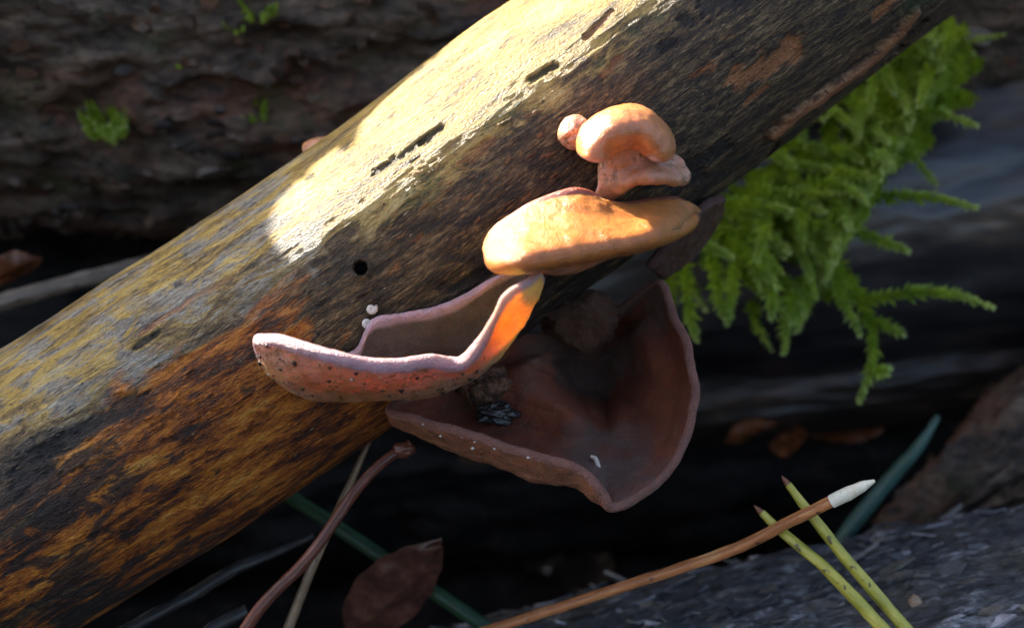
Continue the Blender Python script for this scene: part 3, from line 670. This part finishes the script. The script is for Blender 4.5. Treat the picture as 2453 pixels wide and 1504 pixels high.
LOG4 = [P(300, 2500, .315), P(1100, 2310, .305), P(1920, 2132, .30), P(2700, 1960, .295), P(3600, 1760, .29)]; LOG4R = [.08]*5
def d_front(A, c, s, a):
    pl = np.floor((fbm(A*60, c*14, s*14, 3)*.5+.5)*7)/7
    return fbm(A*12, c*1.5, s*1.5, 3)*.004+(pl-.5)*.0022+fbm(A*150, c*30, s*30, 3)*.0009
LOGO4 = log('fallen_log', LOG4, LOG4R, mat_front(), d_front, 'weathered slate-grey log under the crossed pine needles', 520, 420)
log('fallen_log', [P(2150, 1330, .37), P(2500, 1090, .365), P(2900, 800, .36), P(3080, 100, .335), P(2900, -640, .305)], [.012, .022, .026, .024, .02], MBARK, d_bark, 'dark rough root rising beside the slate-grey log', 120, 90)

def mat_flake(name, stops):
    m = M(name); o = m.obj(); n = m.noise(o, 500, 4, .6)
    c = m.mix(m.ramp(n, [(.35, 0.0), (.65, .6)]), m.ramp(m.attr('shade'), stops), (.02, .018, .016))
    return m.set(Base_Color=c, Roughness=.42, Normal=m.bump(n, .0006, .8))
def flakes(name, parent, pts, rad, disp, n, smin, smax, mat, t0, t1, a0, a1, seed, lift=.0, elr=(1.0, 2.4), hr=(.12, .3)):
    """loose flakes of wood or bark lying flat on a log"""
    rg = np.random.default_rng(seed); tt = np.linspace(0, 1, 600); C = cr(pts, tt); R = np.interp(tt, np.linspace(0, 1, len(rad)), rad)
    T = np.gradient(C, axis=0); T /= np.linalg.norm(T, axis=1)[:, None]
    ec = CAM-C; ec -= (ec*T).sum(1)[:, None]*T; ec /= np.linalg.norm(ec, axis=1)[:, None]; eu = np.cross(ec, T)
    L = np.concatenate([[0], np.cumsum(np.linalg.norm(np.diff(C, axis=0), axis=1))])
    k = (rg.uniform(t0, t1, n)*599).astype(int); th = rg.uniform(a0, a1, n)
    dd = disp(L[k], np.cos(th), np.sin(th), th*R[k])
    V, Fc, sh = [], [], []
    for i in range(n):
        q = k[i]; nr = math.cos(th[i])*ec[q]+math.sin(th[i])*eu[q]; tg = np.cross(nr, T[q])
        a = T[q]+nr*rg.normal()*.28; a /= np.linalg.norm(a); b = np.cross(nr, a)+nr*rg.normal()*.28; nn = np.cross(a, b)
        c = C[q]+nr*(R[q]+dd[i]+lift); sz = rg.uniform(smin, smax)*(.6+rg.random()**3); el = rg.uniform(*elr); m_ = 6
        b0 = len(V); hgt = sz*rg.uniform(*hr); s_ = rg.random()
        for z in (-hgt, hgt):
            for j in range(m_):
                w = j/m_*2*math.pi; rr = sz*(.7+.3*math.sin(j*7.1+i)); V.append(c+a*math.cos(w)*rr*el*.5+b*math.sin(w)*rr*.5+nn*z); sh.append(s_)
        Fc.append(tuple(range(b0+m_, b0+2*m_)))
        for j in range(m_): Fc.append((b0+j, b0+(j+1) % m_, b0+m_+(j+1) % m_, b0+m_+j))
    o = mesh(name, np.array(V), Fc, mat, parent=parent, attrs=dict(shade=np.array(sh)), smooth=False)
    o['kind'] = 'stuff'; return o
mfl1 = mat_flake('bark_flake', [(.0, (.02, .014, .011)), (.4, (.075, .045, .028)), (.8, (.15, .075, .045)), (1.0, (.20, .16, .12))])
mfl4 = mat_flake('grey_flake', [(.0, (.03, .03, .032)), (.5, (.075, .075, .082)), (.85, (.17, .15, .12)), (1.0, (.42, .42, .46))])
flakes('bark_flakes', LOGO1, LOG1, LOG1R, d_bark, 3800, .002, .0065, mfl1, .35, .85, -1.5, .9, 5)
flakes('surface_flakes', LOGO4, LOG4, LOG4R, d_front, 1500, .0010, .0045, mfl4, .15, .95, .1, 1.6, 6, 0, (1.6, 4.0), (.04, .12))

# ------------------------------------------------------------------ needles, twigs, blades
def mat_needle(name, stops, ring=False):
    m = M(name); g = m.attr('grain', 'Vector')
    n = m.noise(g, 1, 4, .6, (120, 500, 1)); c = m.ramp(n, stops)
    sp = m.ramp(m.noise(g, 1, 2, .5, (330, 420, 1)), [(.66, 0.0), (.70, 1.0)])
    c = m.mix(m.math('MULTIPLY', sp, .8), c, (.05, .025, .015))
    return m.set(Base_Color=c, Roughness=.45, Normal=m.bump(n, .0008, .9), Subsurface_Weight=.3, Subsurface_Radius=(1, .5, .2), Subsurface_Scale=.0008, Coat_Weight=.2, Coat_Roughness=.25)
mn_or = mat_needle('orange_needle', [(.3, (.30, .10, .035)), (.55, (.50, .20, .07)), (.75, (.62, .36, .15))])
mn_ye = mat_needle('yellow_needle', [(.3, (.22, .23, .02)), (.55, (.42, .38, .05)), (.75, (.60, .54, .16))])
mn_wh = mat_simple('pale_sunlit_needle_base', [(.3, (.62, .56, .36)), (.7, (.85, .82, .70))], 400, .45, None, .0001)  # pale needle base, whitened further in place of direct sun
mn_tip = mat_simple('brown_tip', [(.3, (.10, .03, .015)), (.7, (.25, .09, .04))], 400, .45, None, .0001)
e = empty('pine_needle', P(1100, 1530, .277)); tag(e, 'long orange-brown pine needle with a pale end whitened as if sunlit, over two yellow ones', 'needle')
tube_px('shaft', [(1040, 1548, .279), (1200, 1499, .272), (1500, 1402, .261), (1750, 1318, .251), (1900, 1245, .243), (1995, 1199, .2385)], [.0011, .00115, .00118, .0012, .0012, .00118], mn_or, parent=e, n=120, noise=.12)
tube_px('pale_sunlit_base', [(1992, 1201, .2386), (2030, 1182, .2372), (2065, 1165, .2358), (2096, 1151, .235)], [.00135, .0014, .0011, .0003], mn_wh, parent=e, n=30, noise=.1)
for k, (pp, lb) in enumerate([([(2300, 1665, .236), (2165, 1500, .2405), (2020, 1330, .243), (1935, 1222, .2452), (1888, 1160, .247)], 'yellow-green pine needle with reddish tip, the one crossing nearer the white end'),
                              ([(2260, 1665, .233), (2110, 1500, .238), (1985, 1368, .2415), (1875, 1275, .2466), (1825, 1228, .249)], 'yellow-green pine needle with dark tip, the one crossing farther from the white end')]):
    e = empty('pine_needle', P(*pp[0])); tag(e, lb, 'needle')
    tube_px('shaft', pp, [.0014, .00135, .0012, .0010, .00075], mn_ye, parent=e, n=80, noise=.1, seed=k*5)
    a, b = pp[-2], pp[-1]; s = [(b[0]-a[0])*.0, 0]
    d = np.array(b)-np.array(a); d[:2] *= 26/np.hypot(*d[:2]); d[2] = .0004
    tube_px('tip', [tuple(np.array(b)-d*.1), tuple(np.array(b)+d*.5), tuple(np.array(b)+d)], [.00074, .0005, .0001], mn_tip, parent=e, n=12)
mred = mat_needle('red_twig', [(.3, (.045, .012, .006)), (.55, (.12, .032, .014)), (.75, (.26, .09, .04))])
mtan = mat_needle('tan_stem', [(.3, (.10, .065, .035)), (.55, (.24, .16, .09)), (.75, (.38, .27, .16))])
mgry = mat_needle('grey_twig', [(.3, (.015, .014, .013)), (.55, (.035, .032, .030)), (.75, (.09, .085, .08))])
mgrn = mat_needle('green_blade', [(.3, (.006, .030, .010)), (.6, (.012, .055, .018)), (.8, (.025, .085, .03))])
mblu = mat_needle('bluegreen_blade', [(.3, (.025, .075, .06)), (.6, (.05, .12, .10)), (.8, (.09, .18, .15))])
e = empty('twig', P(560, 1560, .232)); tag(e, 'reddish brown twig with a swollen tip touching the large ear', 'twig')
tube_px('stem', [(520, 1620, .2335), (620, 1460, .235), (730, 1345, .2375), (800, 1250, .2405), (860, 1165, .2425), (920, 1105, .2435), (985, 1062, .2440)], [.0012, .00125, .0012, .00115, .0011, .0011, .0010], mred, parent=e, n=110, noise=.10)
lump('bud', P(968, 1076, .2438), (.0024, .0015, .0016), mred, .2, 1.6, 36, 24, seed=6, parent=e)
tube_px('dry_stem', [(655, 1600, .262), (700, 1480, .262), (760, 1330, .262), (815, 1210, .263), (860, 1110, .264), (895, 1030, .265)], [.0010, .0011, .0010, .0009, .0007, .0006], mtan, 'thin tan dry stem crossing behind the reddish twig', 'stem', n=70, noise=.1)
tube_px('twig', [(220, 1560, .27), (340, 1488, .272), (480, 1412, .275), (560, 1362, .277), (640, 1330, .28), (750, 1282, .285)], [.0013, .0014, .0014, .0015, .0011, .0008], mgry, 'dark grey twig in the shade under the branch', 'twig', n=80, noise=.25)
tube_px('twig', [(440, 1580, .262), (505, 1508, .264), (592, 1460, .266)], [.0012, .0014, .0013], mgry, 'short broken grey twig below the longer dark grey one', 'twig', n=40, noise=.2)
tube_px('grass_blade', [(640, 1150, .300), (700, 1192, .298), (790, 1250, .296), (1000, 1390, .292), (1150, 1492, .29), (1300, 1600, .289)], [.0016, .0018, .0018, .0018, .0018, .0018], mgrn, 'dark green grass stem in the shade behind a dead leaf', 'grass', n=60)
tube_px('grass_blade', [(1960, 1370, .335), (2040, 1260, .33), (2130, 1150, .325), (2200, 1070, .32), (2248, 995, .318)], [.0020, .0022, .0020, .0016, .0008], mblu, 'blurred blue-green grass blade rising behind the slate-grey log', 'grass', n=50)
mstk = mat_needle('pale_stick', [(.3, (.10, .07, .05)), (.55, (.22, .17, .12)), (.75, (.36, .30, .22))])
tube_px('stick', [(-700, 960, .315), (-250, 795, .325), (0, 725, .33), (180, 676, .335), (350, 632, .345), (600, 560, .36)], [.0026, .0026, .0025, .0024, .0023, .002], mstk, 'pale thin stick disappearing behind the lower end of the branch', 'stick', n=80, noise=.15)
tube_px('stick', [(2050, 70, .44), (2250, 38, .44), (2453, 30, .44), (2900, 20, .44)], [.0022, .0025, .0026, .0026], mstk, 'pale blurred stick lying along the top of the smooth dark log', 'stick', n=50, noise=.15)

# ------------------------------------------------------------------ dead leaves
def leaf(name, c, L, Wd, ang, tilt, roll, mat, label, group=None, curl=.3, seed=0):
    n, m = 26, 13; s = np.linspace(0, 1, n); q = np.linspace(-1, 1, m)
    S, Q = np.meshgrid(s, q, indexing='ij')
    hw = Wd*.5*np.sin(math.pi*np.clip(S, .001, .999)**.8)**.75*(1+.03*np.sin(S*30+seed))
    x = (S-.5)*L; y = Q*hw
    z = curl*Wd*(np.abs(Q)**1.6)*.5*np.sin(math.pi*S)+fbm(S*3+seed, Q*1.5, o=3)*Wd*.12+curl*.3*L*(S-.5)**2-.02*Wd*(np.abs(Q) < .1)
    X = np.stack([x, y, z], -1).reshape(-1, 3)
    ca, sa = math.cos(roll), math.sin(roll); X = X@np.array([[1, 0, 0], [0, ca, sa], [0, -sa, ca]])
    ca, sa = math.cos(tilt), math.sin(tilt); X = X@np.array([[ca, 0, sa], [0, 1, 0], [-sa, 0, ca]])
    ca, sa = math.cos(ang), math.sin(ang); X = X@np.array([[ca, sa, 0], [-sa, ca, 0], [0, 0, 1]])
    V = np.concatenate([X, X-np.array([0, 0, .00035])])+c; k = n*m; qd = quads(n, m)
    o = mesh(name, V, np.concatenate([qd, qd[:, ::-1]+k]), mat, base=c)
    tag(o, label, 'leaf', group); return o
mleaf = mat_simple('wet_dead_leaf', [(.35, (.035, .013, .009)), (.55, (.085, .030, .018)), (.75, (.16, .07, .04))], 120, .32, None, .0006, coat=.3)
mleaf2 = mat_simple('dark_dead_leaf', [(.35, (.012, .008, .006)), (.55, (.035, .022, .015)), (.75, (.10, .06, .035))], 120, .4, None, .0006, coat=.2)
mleaf3 = mat_simple('rust_dead_leaf', [(.35, (.06, .018, .006)), (.55, (.17, .055, .018)), (.75, (.30, .12, .04))], 120, .4, None, .0006, coat=.2)
leaf('dead_leaf', P(945, 1420, .283), .040, .017, math.radians(-30), math.radians(48), math.radians(-55), mleaf, 'reddish brown dead leaf under the branch behind the twigs', None, .35, 2)
leaf('dead_leaf', P(25, 650, .335), .018, .011, .5, .3, -.9, mleaf3, 'rusty dead leaf scrap above the pale thin stick', None, .4, 5)
for k, (px, py, d) in enumerate([(1800, 1035, .40), (1895, 1060, .41), (2020, 1030, .43), (2250, 1130, .42)]):
    leaf('dead_leaf', P(px, py, d), .018+.006*(k % 3), .010+.003*(k % 2), k*1.3, .4-.3*(k % 3), -.9+.5*(k % 2), mleaf3, 'blurred rusty dead leaf in the dark gap below the thin brown log', 'rusty leaves in the dark gap', .4, k)
for k in range(12):
    x = random.uniform(-.12, .16); y = random.uniform(.05, .30)
    leaf('dead_leaf', np.array([x, y, -.026+random.uniform(0, .008)]), random.uniform(.03, .055), random.uniform(.016, .028), random.uniform(0, 6.28), random.uniform(-.35, .35), random.uniform(-.5, .5), mleaf2, 'dark wet dead leaf on the soil in the shade under the branch', 'dark leaves on the soil', random.uniform(.2, .6), k)
# wood chips on the front log
mchip = mat_simple('wood_chip', [(.35, (.16, .10, .06)), (.7, (.40, .28, .17))], 300, .5, None, .0004)
for px, py, r in [(2192, 1442, .0016)]:
    d = lhit(LOG4, LOG4R, px, py); tag(lump('wood_chip', P(px, py, d-.001), (r, r*.6, r), mchip, .2, 1.5, 20, 14, seed=px, jag=.2), 'tan wood chip on the slate-grey log beside the needles', 'wood chip')

# ------------------------------------------------------------------ moss
def mat_moss(name, a, b, c):
    m = M(name); o = m.obj(); n = m.noise(o, 160, 4, .6); tip = m.attr('tip')
    col = m.mix(tip, m.ramp(n, [(.35, a), (.65, b)]), c)
    tr = m.n('BsdfTranslucent'); m.put(tr, 0, m.mix(.5, col, (.25, .42, .03)))
    mx = m.n('MixShader'); mx.inputs[0].default_value = .45
    m.set(Base_Color=col, Roughness=.45)
    m.l(m.b, 0, mx, 1); m.l(tr, 0, mx, 2); m.l(mx, 0, m.out, 0)
    return m.m
MMOSS = mat_moss('feather_moss', (.19, .32, .012), (.46, .60, .025), (.74, .84, .34))
def shoot(parent, pts, wid, dens=1.0, name='moss_shoot', mat=None, leafk=1.0):
    Ls = np.concatenate([[0], np.cumsum(np.linalg.norm(np.diff(np.array(pts), axis=0), axis=1))])[-1]
    n = max(10, int(Ls/.0011*dens)); t = np.linspace(0, 1, n); C = cr(pts, t); T = np.gradient(C, axis=0); T /= np.linalg.norm(T, axis=1)[:, None]
    V = []; Fc = []; tip = []
    for i in range(n):
        w = wid*(1-.55*t[i]**3)*random.uniform(.75, 1.2)
        n1 = np.cross(T[i], [0.3, .5, 1]); n1 /= np.linalg.norm(n1); n2 = np.cross(T[i], n1)
        for j in range(4):
            a = i*2.4+j*math.pi/2+random.uniform(-.3, .3); rd = n1*math.cos(a)+n2*math.sin(a); sd = -n1*math.sin(a)+n2*math.cos(a)
            sp = random.uniform(.55, .95)*(1-.45*t[i]**2)
            d = T[i]*(1-sp*.55)+rd*sp; d /= np.linalg.norm(d); nn = np.cross(d, sd)
            b = len(V); l = w*random.uniform(.85, 1.25)*leafk; hw = l*.24; c = C[i]
            V += [c, c+d*l*.45+sd*hw-nn*l*.06, c+d*l*.45-sd*hw-nn*l*.06, c+d*l*.5+nn*l*.04, c+d*l*.98+rd*l*.10*random.uniform(-1, 1)-nn*l*.12]
            Fc += [(b, b+1, b+3), (b, b+3, b+2), (b+1, b+4, b+3), (b+3, b+4, b+2)]
            tt = t[i]**3; tip += [tt*.5, tt*.7, tt*.7, tt*.6, min(1, tt+.15)]
    # stem
    m = 5; b0 = len(V); aa = np.linspace(0, 2*math.pi, m, endpoint=False)
    for i in range(n):
        n1 = np.cross(T[i], [0.3, .5, 1]); n1 /= np.linalg.norm(n1); n2 = np.cross(T[i], n1)
        for a in aa: V.append(C[i]+(n1*math.cos(a)+n2*math.sin(a))*.00035); tip.append(0)
    for i in range(n-1):
        for j in range(m): Fc.append((b0+i*m+j, b0+i*m+(j+1) % m, b0+(i+1)*m+(j+1) % m, b0+(i+1)*m+j))
    return mesh(name, np.array(V), Fc, mat or MMOSS, parent=parent, attrs=dict(tip=np.array(tip)), smooth=False)
def moss_clump():
    e = empty('moss_clump', P(1900, 420, .362)); tag(e, 'bright green feathery moss hanging behind the branch on the dark log', 'moss')
    hero = [[(1960, 700, .345), (2080, 715, .33), (2200, 700, .318), (2290, 705, .313), (2375, 736, .31)],
            [(2000, 620, .345), (2075, 740, .33), (2090, 860, .322), (2060, 960, .318)],
            [(2000, 470, .345), (2120, 470, .33), (2240, 475, .32), (2332, 496, .315)],
            [(2000, 540, .345), (2090, 570, .33), (2172, 600, .32)], [(2030, 230, .345), (2160, 250, .33), (2250, 272, .32), (2335, 300, .315)],
            [(2150, 130, .36), (2260, 110, .35), (2400, 85, .34)], [(2120, 160, .36), (2250, 170, .35), (2330, 130, .345)], [(1770, 560, .335), (1755, 680, .32), (1742, 775, .315)], [(1840, 580, .335), (1850, 690, .32), (1848, 760, .315)],
            [(1640, 640, .33), (1650, 740, .32), (1668, 812, .315)], [(1700, 600, .33), (1720, 700, .32), (1735, 760, .315)], [(2080, 330, .345), (2170, 360, .33), (2240, 440, .325)],
            [(2060, 760, .33), (2120, 780, .325), (2160, 800, .322)], [(2075, 880, .324), (2100, 890, .32), (2125, 885, .318)], [(1990, 560, .34), (2010, 690, .33), (2060, 800, .32)]]
    for h in hero: shoot(e, [P(*p) for p in h], .0034)
    random.seed(21)
    for k in range(190):
        s = random.random()**.9; bx = 1640+s*600; by = 690-s*610
        ox = random.uniform(-40, 330-120*s) if k % 4 else random.uniform(-150, -20); oy = ox*.75
        sx, sy = bx+ox*.55+random.uniform(-40, 40), by+oy*.5+random.uniform(-60, 30)
        ln = random.uniform(90, 210); an = math.radians(random.uniform(-15, 105))
        ex, ey = sx+ln*math.cos(an), sy+ln*math.sin(an)
        d0 = random.uniform(.335, .36); d1 = random.uniform(.312, .345)
        if ex > 2260-.55*max(0, ey-150): ex = 2260-.55*max(0, ey-150)
        mx_, my_ = (sx+ex)/2+random.uniform(-20, 20), (sy+ey)/2-random.uniform(0, 25)
        shoot(e, [P(sx, sy, d0), P(mx_, my_, (d0+d1)/2-.004), P(ex, ey, d1)], random.uniform(.0028, .0038))
moss_clump()
def tuft(px, py, r, label, nb):
    d = lhit(LOG1, LOG1R, px, py, .28, .6); e = empty('moss_tuft', P(px, py, d)); tag(e, label, 'moss')
    for k in range(int(nb*2.2)):
        a = random.uniform(0, 6.28); q = r*math.sqrt(random.random()); s = P(px, py, d+.003)+(RT*math.cos(a)+UP*math.sin(a))*q*.8
        dr = -FWD*.8+(RT*math.cos(a)+UP*math.sin(a))*.5+UP*.25; ln = r*random.uniform(.6, 1.1)
        shoot(e, [s, s+dr*ln*.5, s+dr*ln+UP*ln*.2], r*.24, 1.8)
for px, py, r, lb, nb in [(262, 298, .0062, 'bright green moss tuft on the bark near the reddish flaking patch', 26), (560, 55, .0040, 'loose green moss tuft high on the flaky log', 9), (625, 22, .0045, 'largest of the dim green moss tufts high on the flaky log', 11), (438, 140, .0032, 'yellowish green moss tuft midway up the flaky log', 6),
                          (612, 275, .0036, 'dim green moss tuft low on the flaky log', 7), (462, 300, .0026, 'small faint moss tuft low on the flaky log right of the bright one', 4), (360, 125, .0022, 'tiny faint moss tuft midway up the flaky log', 4)]:
    tuft(px, py, r, lb, nb)
